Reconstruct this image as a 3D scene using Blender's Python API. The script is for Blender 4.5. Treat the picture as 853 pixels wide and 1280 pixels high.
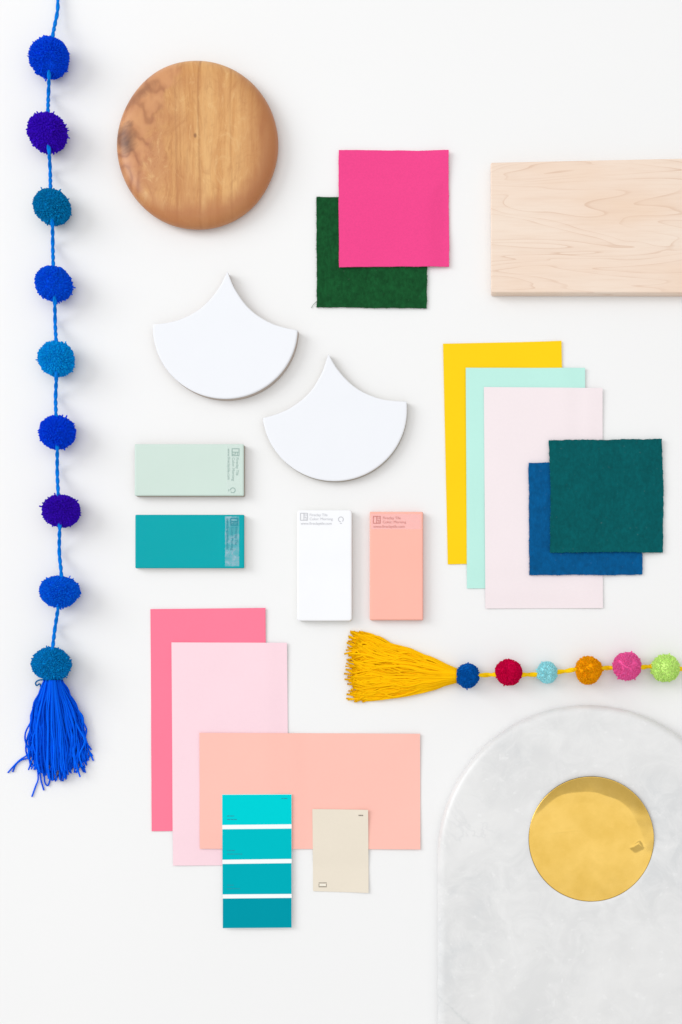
import bpy, bmesh, math, random
import numpy as np
from mathutils import Vector

# ------------------------------------------------------------------ camera, world, lights, exposure
for o in list(bpy.data.objects):
    bpy.data.objects.remove(o, do_unlink=True)
scene = bpy.context.scene
col = scene.collection
R = math.radians

S = 0.00075                 # metres per pixel of the photograph on the table plane
H = 1.2                     # camera height above the table
CXP, CYP = 600.0, 880.0     # the spot of the table straight below the lens


def W0(px, py):
    return ((px - 426.5) * S, (640.0 - py) * S)


CX, CY = W0(CXP, CYP)


def P(px, py, z=0.0):
    """where a thing seen at this spot stands when it is z above the table"""
    x, y = W0(px, py)
    k = (H - z) / H
    return (CX + (x - CX) * k, CY + (y - CY) * k)


cam_d = bpy.data.cameras.new('camera')
cam = bpy.data.objects.new('camera', cam_d)
col.objects.link(cam)
cam.location = (CX, CY, H)
cam.rotation_euler = (0, 0, 0)
cam_d.sensor_fit = 'VERTICAL'
cam_d.sensor_height = 36
cam_d.lens = 36 * H / (1280 * S)
cam_d.shift_x = (426.5 - CXP) / 1280
cam_d.shift_y = -(640 - CYP) / 1280
cam_d.clip_start = 0.01
cam_d.clip_end = 50
scene.camera = cam

world = bpy.data.worlds.new('World')
scene.world = world
world.use_nodes = True
bg = world.node_tree.nodes['Background']
bg.inputs['Color'].default_value = (1.0, 0.996, 0.99, 1)
bg.inputs['Strength'].default_value = 0.735


def area(name, loc, target, sx, sy, power, color):
    d = bpy.data.lights.new(name, 'AREA')
    d.shape = 'RECTANGLE'
    d.size, d.size_y, d.energy, d.color = sx, sy, power, color
    o = bpy.data.objects.new(name, d)
    col.objects.link(o)
    o.location = loc
    o.rotation_euler = (Vector(target) - Vector(loc)).to_track_quat('-Z', 'Y').to_euler()
    return o


area('added_overhead_fill', (0.10, 0.40, 2.4), (0.10, 0.40, 0), 3.4, 2.6, 17, (1, 0.995, 0.985))  # unseen fill, added; its edge gives the gold disc a darker rim reflection
area('window_softbox', (-3.6, 1.35, 2.5), (0.1, -0.1, 0), 2.5, 2.6, 98, (0.965, 0.985, 1.0))

vs = scene.view_settings
vs.view_transform = 'Standard'
vs.look = 'None'
vs.exposure = -0.015
vs.gamma = 1.0
vs.use_curve_mapping = False

# ------------------------------------------------------------------ helpers
rng = np.random.default_rng(11)
random.seed(5)
BRIGHT = 1.09               # how bright a perfectly white card is in this light


def lin1(c):
    c = c / 255.0
    return c / 12.92 if c <= 0.04045 else ((c + 0.055) / 1.055) ** 2.4


def lin(r, g, b, k=1.0):
    return tuple(min(0.955, max(0.0006, lin1(v) / BRIGHT * k)) for v in (r, g, b)) + (1,)


def tag(o, label=None, cat=None, group=None, kind=None):
    if label:
        o['label'] = label
    if cat:
        o['category'] = cat
    if group:
        o['group'] = group
    if kind:
        o['kind'] = kind
    return o


def link(name, me, mat=None, parent=None, loc=None):
    o = bpy.data.objects.new(name, me)
    col.objects.link(o)
    if mat:
        me.materials.append(mat)
    if parent:
        o.parent = parent
    if loc is not None:
        o.location = loc
    return o


def empty(name, loc):
    o = bpy.data.objects.new(name, None)
    o.empty_display_size = 0.02
    col.objects.link(o)
    o.location = loc
    return o


def mesh_np(name, verts, quads, tris=None, smooth=True):
    """fast mesh from arrays"""
    me = bpy.data.meshes.new(name)
    verts = np.asarray(verts, dtype=np.float32)
    quads = np.asarray(quads, dtype=np.int32).reshape(-1, 4)
    tris = np.asarray(tris if tris is not None else [], dtype=np.int32).reshape(-1, 3)
    nq, nt = len(quads), len(tris)
    me.vertices.add(len(verts))
    me.vertices.foreach_set('co', verts.ravel())
    loops = np.concatenate([quads.ravel(), tris.ravel()])
    me.loops.add(len(loops))
    me.loops.foreach_set('vertex_index', loops)
    me.polygons.add(nq + nt)
    starts = np.concatenate([np.arange(nq) * 4, nq * 4 + np.arange(nt) * 3]).astype(np.int32)
    me.polygons.foreach_set('loop_start', starts)
    me.polygons.foreach_set('use_smooth', np.full(nq + nt, smooth))
    me.update(calc_edges=True)
    me.validate()
    return me


class Noise2:
    """smooth value noise for shaping meshes"""
    def __init__(self, seed):
        self.t = np.random.default_rng(seed).uniform(-1, 1, (64, 64))

    def __call__(self, x, y):
        x = np.asarray(x, float); y = np.asarray(y, float)
        xi = np.floor(x).astype(int); yi = np.floor(y).astype(int)
        fx = x - xi; fy = y - yi
        fx = fx * fx * (3 - 2 * fx); fy = fy * fy * (3 - 2 * fy)
        g = lambda a, b: self.t[a % 64, b % 64]
        return (g(xi, yi) * (1 - fx) * (1 - fy) + g(xi + 1, yi) * fx * (1 - fy)
                + g(xi, yi + 1) * (1 - fx) * fy + g(xi + 1, yi + 1) * fx * fy)


# ------------------------------------------------------------------ materials
def new_mat(name):
    m = bpy.data.materials.new(name)
    m.use_nodes = True
    nt = m.node_tree
    return m, nt, nt.nodes['Principled BSDF']


def N(nt, typ, **kw):
    n = nt.nodes.new(typ)
    for k, v in kw.items():
        if k in n.inputs.keys():
            n.inputs[k].default_value = v
        else:
            setattr(n, k, v)
    return n


def coords(nt, scale=(1, 1, 1), loc=(0, 0, 0)):
    tc = N(nt, 'ShaderNodeTexCoord')
    mp = N(nt, 'ShaderNodeMapping')
    mp.inputs['Scale'].default_value = scale
    mp.inputs['Location'].default_value = loc
    nt.links.new(tc.outputs['Object'], mp.inputs['Vector'])
    return mp.outputs['Vector']


def ramp(nt, fac, stops, interp='LINEAR'):
    r = N(nt, 'ShaderNodeValToRGB')
    cr = r.color_ramp
    cr.interpolation = interp
    while len(cr.elements) < len(stops):
        cr.elements.new(0.5)
    for e, (p, c) in zip(cr.elements, stops):
        e.position = p
        e.color = c if len(c) == 4 else tuple(c) + (1,)
    nt.links.new(fac, r.inputs['Fac'])
    return r.outputs['Color']


def mix(nt, fac, a, b, mode='MIX'):
    m = N(nt, 'ShaderNodeMix', data_type='RGBA', blend_type=mode)
    for sock, v in ((m.inputs[0], fac), (m.inputs[6], a), (m.inputs[7], b)):
        if isinstance(v, bpy.types.NodeSocket):
            nt.links.new(v, sock)
        else:
            sock.default_value = v
    return m.outputs[2]


def math_n(nt, op, a, b=None):
    m = N(nt, 'ShaderNodeMath', operation=op)
    for i, v in enumerate((a, b)):
        if v is None:
            continue
        if isinstance(v, bpy.types.NodeSocket):
            nt.links.new(v, m.inputs[i])
        else:
            m.inputs[i].default_value = v
    return m.outputs[0]


def noise(nt, vec, scale, detail=3, rough=0.5, dist=0.0):
    n = N(nt, 'ShaderNodeTexNoise')
    n.inputs['Scale'].default_value = scale
    n.inputs['Detail'].default_value = detail
    n.inputs['Roughness'].default_value = rough
    n.inputs['Distortion'].default_value = dist
    nt.links.new(vec, n.inputs['Vector'])
    return n.outputs['Fac']


def bump(nt, bsdf, height, strength, dist=0.0005):
    b = N(nt, 'ShaderNodeBump')
    b.inputs['Strength'].default_value = strength
    b.inputs['Distance'].default_value = dist
    nt.links.new(height, b.inputs['Height'])
    nt.links.new(b.outputs['Normal'], bsdf.inputs['Normal'])


def scl(c, k):
    return tuple(min(0.965, v * k) for v in c[:3]) + (1,)


def paper_mat(name, c, rough=0.6, spec=0.08):
    m, nt, b = new_mat(name)
    v = coords(nt)
    n1 = noise(nt, v, 14, 2)
    n2 = noise(nt, v, 900, 2)
    n3 = noise(nt, v, 380, 3, 0.7)
    c1 = mix(nt, math_n(nt, 'ADD', math_n(nt, 'MULTIPLY', n1, 0.5), math_n(nt, 'MULTIPLY', n3, 0.5)), scl(c, 0.95), scl(c, 1.03))
    nt.links.new(c1, b.inputs['Base Color'])
    b.inputs['Roughness'].default_value = rough
    b.inputs['Specular IOR Level'].default_value = spec
    bump(nt, b, n2, 0.12, 0.0002)
    return m


def cloth_mat(name, c, velvet=False, lo=0.66, hi=1.42):
    m, nt, b = new_mat(name)
    v = coords(nt)
    if velvet:
        big = noise(nt, v, 75, 5, 0.7, 0.5)
        fine = noise(nt, v, 520, 3, 0.7)
        brush = noise(nt, coords(nt, (1, 0.6, 1)), 330, 3, 0.7)
        f = math_n(nt, 'ADD', math_n(nt, 'MULTIPLY', big, 0.42), math_n(nt, 'MULTIPLY', brush, 0.58))
        c1 = ramp(nt, f, [(0.34, scl(c, lo)), (0.50, c), (0.66, scl(c, hi))])  # light and shade on the nap painted in as mottled tones
        lint = ramp(nt, noise(nt, v, 330, 2, 0.5), [(0.70, (0, 0, 0)), (0.80, (1, 1, 1))])
        c2 = mix(nt, math_n(nt, 'MULTIPLY', lint, 0.06), c1, (0.5, 0.5, 0.5, 1))
        nt.links.new(c2, b.inputs['Base Color'])
        b.inputs['Roughness'].default_value = 0.9
        b.inputs['Specular IOR Level'].default_value = 0.1
        b.inputs['Sheen Weight'].default_value = 0.3
        b.inputs['Sheen Roughness'].default_value = 0.35
        b.inputs['Sheen Tint'].default_value = scl(c, 2.5)
        h = math_n(nt, 'ADD', math_n(nt, 'MULTIPLY', fine, 0.6), big)
        bump(nt, b, h, 0.55, 0.0009)
    else:
        wx = N(nt, 'ShaderNodeTexWave', bands_direction='X'); wx.inputs['Scale'].default_value = 420
        wy = N(nt, 'ShaderNodeTexWave', bands_direction='Y'); wy.inputs['Scale'].default_value = 420
        for w in (wx, wy):
            w.inputs['Distortion'].default_value = 1.2
            nt.links.new(v, w.inputs['Vector'])
        wv = math_n(nt, 'MULTIPLY', wx.outputs['Fac'], wy.outputs['Fac'])
        g = noise(nt, v, 600, 3, 0.7)
        f = math_n(nt, 'ADD', math_n(nt, 'MULTIPLY', wv, 0.5), math_n(nt, 'MULTIPLY', g, 0.5))
        c1 = ramp(nt, f, [(0.2, scl(c, 0.86)), (0.6, scl(c, 1.05))])
        nt.links.new(c1, b.inputs['Base Color'])
        b.inputs['Roughness'].default_value = 0.9
        b.inputs['Specular IOR Level'].default_value = 0.1
        b.inputs['Sheen Weight'].default_value = 0.08
        bump(nt, b, f, 0.6, 0.0006)
    return m


def glaze_mat(name, c, rough=0.14, var=0.04):
    m, nt, b = new_mat(name)
    v = coords(nt)
    n1 = noise(nt, v, 30, 3)
    c1 = mix(nt, n1, scl(c, 1 - var), scl(c, 1 + var))
    nt.links.new(c1, b.inputs['Base Color'])
    b.inputs['Roughness'].default_value = rough
    b.inputs['Specular IOR Level'].default_value = 0.09
    bump(nt, b, noise(nt, v, 45, 3), 0.25, 0.0006)
    return m


def plain_mat(name, c, rough=0.6, spec=0.3, grain=0.0, gscale=600):
    m, nt, b = new_mat(name)
    v = coords(nt)
    n1 = noise(nt, v, gscale, 3)
    nt.links.new(mix(nt, n1, scl(c, 0.9), scl(c, 1.08)), b.inputs['Base Color'])
    b.inputs['Roughness'].default_value = rough
    b.inputs['Specular IOR Level'].default_value = spec
    if grain:
        bump(nt, b, n1, grain, 0.0004)
    return m


def yarn_mat(name, c, var=0.22, through=0.0, sheen=0.35):
    m, nt, b = new_mat(name)
    a = N(nt, 'ShaderNodeAttribute', attribute_name='yarn')
    c1 = ramp(nt, a.outputs['Fac'], [(0.0, scl(c, 1 - var)), (1.0, scl(c, 1 + var))])
    nt.links.new(c1, b.inputs['Base Color'])
    b.inputs['Roughness'].default_value = 0.9
    b.inputs['Specular IOR Level'].default_value = 0.05
    b.inputs['Sheen Weight'].default_value = sheen
    b.inputs['Sheen Roughness'].default_value = 0.4
    b.inputs['Sheen Tint'].default_value = scl(c, 1.3)
    tr = N(nt, 'ShaderNodeBsdfTranslucent')
    nt.links.new(c1, tr.inputs['Color'])
    mx = N(nt, 'ShaderNodeMixShader')
    mx.inputs[0].default_value = through
    nt.links.new(b.outputs[0], mx.inputs[1])
    nt.links.new(tr.outputs[0], mx.inputs[2])
    nt.links.new(mx.outputs[0], nt.nodes['Material Output'].inputs['Surface'])
    return m


# ------------------------------------------------------------------ the table
def build_table():
    m, nt, b = new_mat('white_painted_surface')
    v = coords(nt)
    n1 = noise(nt, v, 5, 3)
    n2 = noise(nt, v, 450, 2)
    c = mix(nt, n1, (0.815, 0.815, 0.815, 1), (0.83, 0.83, 0.832, 1))
    nt.links.new(c, b.inputs['Base Color'])
    b.inputs['Roughness'].default_value = 0.55
    b.inputs['Specular IOR Level'].default_value = 0.2
    bump(nt, b, n2, 0.05, 0.0002)
    t = 0.03
    s = 1.6
    bm = bmesh.new()
    bmesh.ops.create_cube(bm, size=1)
    for vtx in bm.verts:
        vtx.co = (vtx.co.x * 2 * s, vtx.co.y * 2 * s, (vtx.co.z - 0.5) * t)
    me = bpy.data.meshes.new('tabletop')
    bm.to_mesh(me); bm.free()
    o = link('tabletop', me, m)
    tag(o, kind='structure')


build_table()

# ------------------------------------------------------------------ thin sheets: paper, cloth, chips
SHEETS = {}


def quad_sdf(Q, X, Y):
    """signed distance (negative inside) to a convex quad of world points, clockwise"""
    d = np.full(np.shape(X), -1e9)
    for i in range(4):
        ax, ay = Q[i]; bx, by = Q[(i + 1) % 4]
        ex, ey = bx - ax, by - ay
        L = math.hypot(ex, ey)
        nx, ny = -ey / L, ex / L          # outward for TL,TR,BR,BL
        d = np.maximum(d, (X - ax) * nx + (Y - ay) * ny)
    return d


def support(keys, X, Y):
    z = np.zeros(np.shape(X))
    for k in keys:
        Q, t = SHEETS[k]
        d = quad_sdf(Q, X, Y)
        u = np.clip((d + 0.001) / 0.020, 0, 1)
        z += t * (1 - u * u * (3 - 2 * u))
    return z


def sheet(key, name, corners, mat, thick, on=(), wave=0.0002, edge=0.0, curl=(0, 0, 0, 0), seed=1, n=44,
          edge_freq=60, lift=0.00005, flop=0.0):
    """a thin solid sheet draped over the sheets it lies on; curl = how far each corner (TL,TR,BR,BL) rises"""
    zb = thick + sum(SHEETS[k][1] for k in on)
    Q = [P(px, py, zb) for px, py in corners]
    cx = sum(q[0] for q in Q) / 4; cy = sum(q[1] for q in Q) / 4
    u = np.linspace(0, 1, n); v = np.linspace(0, 1, n)
    U, V = np.meshgrid(u, v)               # V: 0 top, 1 bottom
    X = (1 - V) * ((1 - U) * Q[0][0] + U * Q[1][0]) + V * ((1 - U) * Q[3][0] + U * Q[2][0])
    Y = (1 - V) * ((1 - U) * Q[0][1] + U * Q[1][1]) + V * ((1 - U) * Q[3][1] + U * Q[2][1])
    nz = Noise2(seed)
    if edge:
        wx = np.abs(2 * U - 1) ** 8; wy = np.abs(2 * V - 1) ** 8
        X = X + edge * wx * (nz(Y * edge_freq + 7, U * 0 + 3) * 1.0 + 0.5 * nz(Y * edge_freq * 5, U * 0 + 9) + 0.12 * nz(Y * 900, np.sign(U - .5) * 5))
        Y = Y + edge * wy * (nz(X * edge_freq + 17, V * 0 + 31 + np.sign(V - .5)) * 1.0 + 0.5 * nz(X * edge_freq * 5, V * 0 + 23) + 0.12 * nz(X * 900, np.sign(V - .5) * 5))
    Z = support(on, X, Y) + lift + wave * (1.0 + nz(X * 22 + 3, Y * 22 + 8)) + 0.4 * wave * (1 + nz(X * 55, Y * 55 + 4))
    c = lambda a, b: np.clip(1 - np.hypot(U - a, V - b) / 0.45, 0, 1) ** 2
    Z = Z + curl[0] * c(0, 0) + curl[1] * c(1, 0) + curl[2] * c(1, 1) + curl[3] * c(0, 1)
    if flop:
        e = np.maximum(np.abs(2 * U - 1), np.abs(2 * V - 1)) ** 6
        Z = Z + flop * e * (1 + nz(X * 40 + 9, Y * 40 + 2)) * 0.5
    T = np.stack([X - cx, Y - cy, Z + thick], -1).reshape(-1, 3)
    B = np.stack([X - cx, Y - cy, Z], -1).reshape(-1, 3)
    idx = np.arange(n * n).reshape(n, n)
    a, b_, c_, d_ = idx[:-1, :-1].ravel(), idx[:-1, 1:].ravel(), idx[1:, 1:].ravel(), idx[1:, :-1].ravel()
    top = np.stack([a, d_, c_, b_], -1)
    bot = np.stack([a, b_, c_, d_], -1) + n * n
    ring = np.concatenate([idx[0, :-1], idx[:-1, -1], idx[-1, :0:-1], idx[:0:-1, 0]])
    m_ = len(ring)
    sv = np.concatenate([T[ring], B[ring]])
    i = np.arange(m_); j = (i + 1) % m_
    base = 2 * n * n
    side = np.stack([base + i, base + j, base + m_ + j, base + m_ + i], -1)
    me = mesh_np(name, np.concatenate([T, B, sv]), np.concatenate([top, bot, side]))
    o = link(name, me, mat, loc=(cx, cy, 0))
    SHEETS[key] = (Q, thick + wave * 1.6 + 0.0001)
    o_info = dict(Q=Q, ring=T[ring] , cx=cx, cy=cy)
    return o, o_info


def tube_arrays(paths, radii, sides=5, cap=True):
    """paths: (n,k,3), radii (n,k) -> verts, quads, tris for n tubes"""
    paths = np.asarray(paths, float); radii = np.asarray(radii, float)
    n, k, _ = paths.shape
    tan = np.gradient(paths, axis=1)
    tan /= np.linalg.norm(tan, axis=2, keepdims=True) + 1e-12
    up = np.tile(np.array([0.13, 0.21, 0.97]), (n, k, 1))
    par = np.abs((tan * up).sum(-1, keepdims=True)) > 0.9
    up = np.where(par, np.array([0.9, -0.4, 0.1]), up)
    a = np.cross(tan, up); a /= np.linalg.norm(a, axis=2, keepdims=True) + 1e-12
    b = np.cross(tan, a)
    ang = np.arange(sides) * 2 * math.pi / sides
    ringv = (a[:, :, None, :] * np.cos(ang)[None, None, :, None] + b[:, :, None, :] * np.sin(ang)[None, None, :, None])
    V = paths[:, :, None, :] + ringv * radii[:, :, None, None]
    base = np.arange(n)[:, None, None] * (k * sides)
    r = np.arange(k - 1)[None, :, None] * sides
    s = np.arange(sides)[None, None, :]
    s2 = (s + 1) % sides
    q = np.stack(np.broadcast_arrays(base + r + s, base + r + sides + s, base + r + sides + s2, base + r + s2), -1).reshape(-1, 4)
    tris = []
    if cap:
        for e in (0, (k - 1) * sides):
            for i in range(1, sides - 1):
                tr = np.stack([np.arange(n) * k * sides + e, np.arange(n) * k * sides + e + i, np.arange(n) * k * sides + e + i + 1], -1)
                tris.append(tr)
        tris = np.concatenate(tris)
    return V.reshape(-1, 3), q, tris


def yarn_attr(me, vals):
    at = me.attributes.new('yarn', 'FLOAT', 'POINT')
    at.data.foreach_set('value', np.asarray(vals, dtype=np.float32))


def fray(parent, info, mat, count, length, seed, rad=0.00012):
    """loose threads along the cut edge of a swatch"""
    g = np.random.default_rng(seed)
    ring = info['ring']
    paths = []
    for _ in range(count):
        i = g.integers(len(ring)); j = (i + 1) % len(ring)
        p = ring[i] + (ring[j] - ring[i]) * g.random()
        e = ring[j] - ring[i]; e[2] = 0
        nrm = np.array([e[1], -e[0], 0]); nrm = -nrm / (np.linalg.norm(nrm) + 1e-9)
        if (nrm * np.array([p[0], p[1], 0])).sum() < 0:
            nrm = -nrm
        t = e / (np.linalg.norm(e) + 1e-9)
        L = length * g.uniform(0.3, 1.0)
        d = nrm + t * g.normal(0, 0.8)
        d /= np.linalg.norm(d)
        s = np.linspace(-0.4, 1, 4)[:, None]
        q = p - np.array([0, 0, 0.0002]) + d * L * s + t * L * 0.3 * g.normal() * s ** 2
        q[:, 2] = np.maximum(q[:, 2] - 0.0003 * s[:, 0] + g.normal(0, 0.0002), 0.0002)
        paths.append(q)
    rr = np.full((count, 4), rad); rr[:, -1] *= 0.5
    V, q, t = tube_arrays(paths, rr, 4)
    me = mesh_np('frayed_edge', V, q, t)
    o = link('frayed_edge', me, mat, parent)
    tag(o, kind='stuff')
    return o


PAPER = 0.00040
pp = 'sheets of coloured paper'
# --- right stack
o, _ = sheet('yellow', 'paper_sheet', [(554, 430), (702, 426.5), (708, 702), (560, 705.5)],
             paper_mat('yellow_paper', lin(255, 212, 20)), PAPER, wave=0.0003, curl=(0.0008, 0.0012, 0, 0), seed=3)
tag(o, 'bright yellow paper sheet at the bottom of the stack beside the fan tiles', 'paper', pp)
o, _ = sheet('mint', 'paper_sheet', [(582.5, 460), (731.5, 460), (733, 735), (584, 735.5)],
             paper_mat('mint_paper', lin(192, 240, 229)), PAPER, on=('yellow',), wave=0.0003, curl=(0.0004, 0.0012, 0, 0.0004), seed=4)
tag(o, 'pale mint green paper sheet between the yellow and the blush pink sheets', 'paper', pp)
o, _ = sheet('blush', 'paper_sheet', [(605, 484), (753.5, 485), (754, 760), (607, 760.5)],
             paper_mat('blush_paper', lin(246, 234, 237)), PAPER, on=('yellow', 'mint'), wave=0.0003, curl=(0.0005, 0.0014, 0.0006, 0.0005), seed=5)
tag(o, 'very pale blush pink paper sheet under the blue and teal velvet squares', 'paper', pp)
# --- left stack
o, _ = sheet('hot', 'paper_sheet', [(188.5, 761.5), (332.3, 760), (334, 1037.5), (190, 1039)],
             paper_mat('rose_paper', lin(255, 128, 156)), PAPER, wave=0.0003, curl=(0, 0.0008, 0, 0), seed=6)
tag(o, 'strong rose pink paper sheet at the bottom of the stack under the light pink one', 'paper', pp)
o, _ = sheet('light', 'paper_sheet', [(214.8, 803), (359, 803.5), (361, 1081.5), (216.5, 1082)],
             paper_mat('light_pink_paper', lin(252, 219, 228)), PAPER, on=('hot',), wave=0.0003, curl=(0.0003, 0.0012, 0.0004, 0.0004), seed=7)
tag(o, 'light baby pink paper sheet between the rose and the peach sheets', 'paper', pp)
o, _ = sheet('peach', 'paper_sheet', [(249.8, 916), (525.3, 917.2), (525.7, 1062), (250, 1061)],
             paper_mat('peach_paper', lin(255, 196, 183)), PAPER, on=('hot', 'light'), wave=0.0003, curl=(0.0005, 0.0012, 0.0008, 0.0003), seed=8)
tag(o, 'peach paper sheet lying sideways under the paint chip strip', 'paper', pp)

# --- cloth
fg = 'square fabric swatches'
green = cloth_mat('green_velvet', lin(20, 78, 40), True)
o, inf = sheet('green', 'velvet_swatch', [(396, 246), (534, 247), (533.5, 385), (396, 384)], green, 0.0014,
               wave=0.0003, edge=0.0004, seed=12, n=90, flop=0.0004)
tag(o, 'dark green velvet swatch lying under the hot pink cloth square', 'fabric swatch', fg)
fray(o, inf, green, 240, 0.0012, 31, 0.0001)
tp = np.array([[(396, 377), (393, 379.5), (391, 382), (389.5, 385)]], float)
paths = [[(*(np.array(P(a, b, 0.0008)) - np.array([inf['cx'], inf['cy']])), 0.0008) for a, b in tp[0]]]
V, q, t = tube_arrays(paths, np.full((1, 4), 0.00022), 5)
link('loose_thread', mesh_np('loose_thread', V, q, t), plain_mat('grey_green_thread', lin(120, 140, 125)), o)

pink = cloth_mat('pink_cloth', lin(255, 76, 150))
o, inf = sheet('pinkcloth', 'fabric_swatch', [(423.5, 187.5), (561, 187.5), (561.5, 333), (424, 334)], pink, 0.0010,
               on=('green',), wave=0.0004, edge=0.00038, curl=(0.0008, 0.0025, 0.001, 0.0003), seed=13, n=90, edge_freq=25, flop=0.0006)
tag(o, 'hot pink woven cloth swatch lying over the dark green velvet', 'fabric swatch', fg)
fray(o, inf, plain_mat('pink_thread', lin(250, 110, 165)), 220, 0.0008, 32, 0.0001)

blue = cloth_mat('blue_velvet', lin(0, 85, 140), True, 0.78, 1.25)
o, inf = sheet('bluevel', 'velvet_swatch', [(661, 578.5), (803, 577), (803.8, 717.8), (662, 718.8)], blue, 0.0014,
               on=('yellow', 'mint', 'blush'), wave=0.0003, edge=0.0004, seed=14, n=90, flop=0.0005)
tag(o, 'deep blue velvet swatch lying under the teal green velvet one', 'fabric swatch', fg)
fray(o, inf, blue, 200, 0.0010, 33, 0.0001)
teal = cloth_mat('teal_velvet', lin(0, 88, 92), True, 0.80, 1.22)
o, inf = sheet('tealvel', 'velvet_swatch', [(686.8, 550.5), (828.5, 547.5), (830, 690), (688.5, 690.5)], teal, 0.0014,
               on=('mint', 'blush', 'bluevel'), wave=0.0003, edge=0.00055, seed=15, n=90, flop=0.0012, curl=(0.0006, 0.001, 0.0003, 0.0004))
tag(o, 'dark teal green velvet swatch on top of the blue velvet one', 'fabric swatch', fg)
fray(o, inf, plain_mat('teal_thread', lin(40, 130, 132)), 200, 0.0010, 34, 0.0001)

# --- paint chips
ink_teal = plain_mat('teal_ink', lin(0, 150, 168), 0.7)
ink_grey = plain_mat('grey_ink', lin(140, 130, 118), 0.7)
white_card = paper_mat('white_card', lin(248, 252, 252))


def on_sheet_bars(name, bars, z, mat, parent, origin):
    """flat printed marks: bars = (x0,y0,x1,y1) in photo spots"""
    bm = bmesh.new()
    for x0, y0, x1, y1 in bars:
        vs_ = []
        for px, py in ((x0, y1), (x1, y1), (x1, y0), (x0, y0)):
            X, Y = P(px, py, z)
            vs_.append(bm.verts.new((X - origin[0], Y - origin[1], z)))
        bm.faces.new(vs_)
    me = bpy.data.meshes.new(name)
    bm.to_mesh(me); bm.free()
    return tag(link(name, me, mat, parent), kind='stuff')


def flat_quad(name, pts, z0, z1, mat, parent, origin):
    bm = bmesh.new()
    lo, hi = [], []
    for px, py in pts:
        X, Y = P(px, py, z1)
        lo.append(bm.verts.new((X - origin[0], Y - origin[1], z0)))
        hi.append(bm.verts.new((X - origin[0], Y - origin[1], z1)))
    bm.faces.new(hi[::-1])
    bm.faces.new(lo)
    for i in range(4):
        j = (i + 1) % 4
        bm.faces.new((lo[i], lo[j], hi[j], hi[i]))
    bmesh.ops.recalc_face_normals(bm, faces=bm.faces)
    me = bpy.data.meshes.new(name)
    bm.to_mesh(me); bm.free()
    return link(name, me, mat, parent)


# the strip of four teals is stiff card lying flat on the papers
zt = sum(SHEETS[k][1] for k in ('light', 'peach', 'hot')) + 0.0004
o_c = P(321, 1076, zt)
strip = empty('paint_chip_strip', (o_c[0], o_c[1], 0))
tag(strip, 'paint chip strip with four teal bands overlapping the peach paper', 'paint chip', 'paint colour chips')
flat_quad('card', [(277.8, 993), (364.8, 992.7), (364.9, 1160), (278.6, 1160.5)], zt - 0.0002, zt + 0.0002, white_card, strip, o_c)
bands = [((278.0, 993.4, 993.1), (1031.2, 1030.3), (0, 211, 216), 'brightest turquoise band'),
         ((278.2, 1036.6, 1035.7), (1074.6, 1073.6), (0, 191, 200), 'turquoise band second from the top'),
         ((278.4, 1080.0, 1079.0), (1118.0, 1117.4), (0, 174, 187), 'teal band third from the top'),
         ((278.7, 1123.2, 1122.4), (1160.2, 1159.6), (0, 153, 170), 'darkest teal band at the foot')]
for (x0, yl, yr), (bl, br), c, lb in bands:
    b = flat_quad('colour_band', [(x0, yl), (364.6, yr), (364.7, br), (x0, bl)], zt + 0.0002, zt + 0.00028,
                  paper_mat('band_paint', lin(*c), 0.7, 0.01), strip, o_c)
    b['label'] = lb
marks = []
for y, w1, w2 in ((1020, 8, 12), (1063.2, 9, 18), (1106.5, 8, 15)):
    x = 284
    for yy, w in ((y, w1), (y + 4.4, w2)):
        x = 284
        while x < 284 + w:
            ww = random.uniform(1.6, 4.0)
            marks.append((x, yy - 0.55, min(x + ww, 285 + w), yy + 0.55))
            x += ww + 0.7
marks += [(352, 997.6, 354.6, 998.6), (355.2, 997.6, 359.5, 998.6)]
on_sheet_bars('print', marks, zt + 0.00033, ink_teal, strip, o_c)

bz = sum(SHEETS[k][1] for k in ('peach',)) + 0.0001
SHEETS['strip'] = ([P(278, 993), P(365, 993), P(365, 1160), P(278, 1160)], 0.0006)
beige, inf = sheet('beige', 'paint_chip', [(390.8, 1011.2), (460.6, 1012.2), (461, 1116.2), (391.6, 1114)],
                   paper_mat('beige_card', lin(236, 226, 209)), 0.00045, on=('peach',), wave=0.0002,
                   curl=(0.0004, 0.0014, 0.0010, 0.0003), seed=22)
tag(beige, 'plain beige paint chip half on the peach paper beside the teal strip', 'paint chip', 'paint colour chips')


def on_surface(obj, bars, name, mat, dz=0.00008):
    """printed marks that follow a sheet: each bar takes the sheet's height"""
    me0 = obj.data
    co = np.empty(len(me0.vertices) * 3, np.float32)
    me0.vertices.foreach_get('co', co)
    co = co.reshape(-1, 3)
    ox, oy = obj.location.x, obj.location.y
    bm = bmesh.new()
    for x0, y0, x1, y1 in bars:
        vs_ = []
        for px, py in ((x0, y1), (x1, y1), (x1, y0), (x0, y0)):
            X, Y = P(px, py, 0.001)
            d = np.hypot(co[:, 0] - (X - ox), co[:, 1] - (Y - oy))
            near = d < 0.004
            z = co[near, 2].max()
            vs_.append(bm.verts.new((X - ox, Y - oy, z + dz)))
        bm.faces.new(vs_)
    me = bpy.data.meshes.new(name)
    bm.to_mesh(me); bm.free()
    return tag(link(name, me, mat, obj), kind='stuff')


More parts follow.
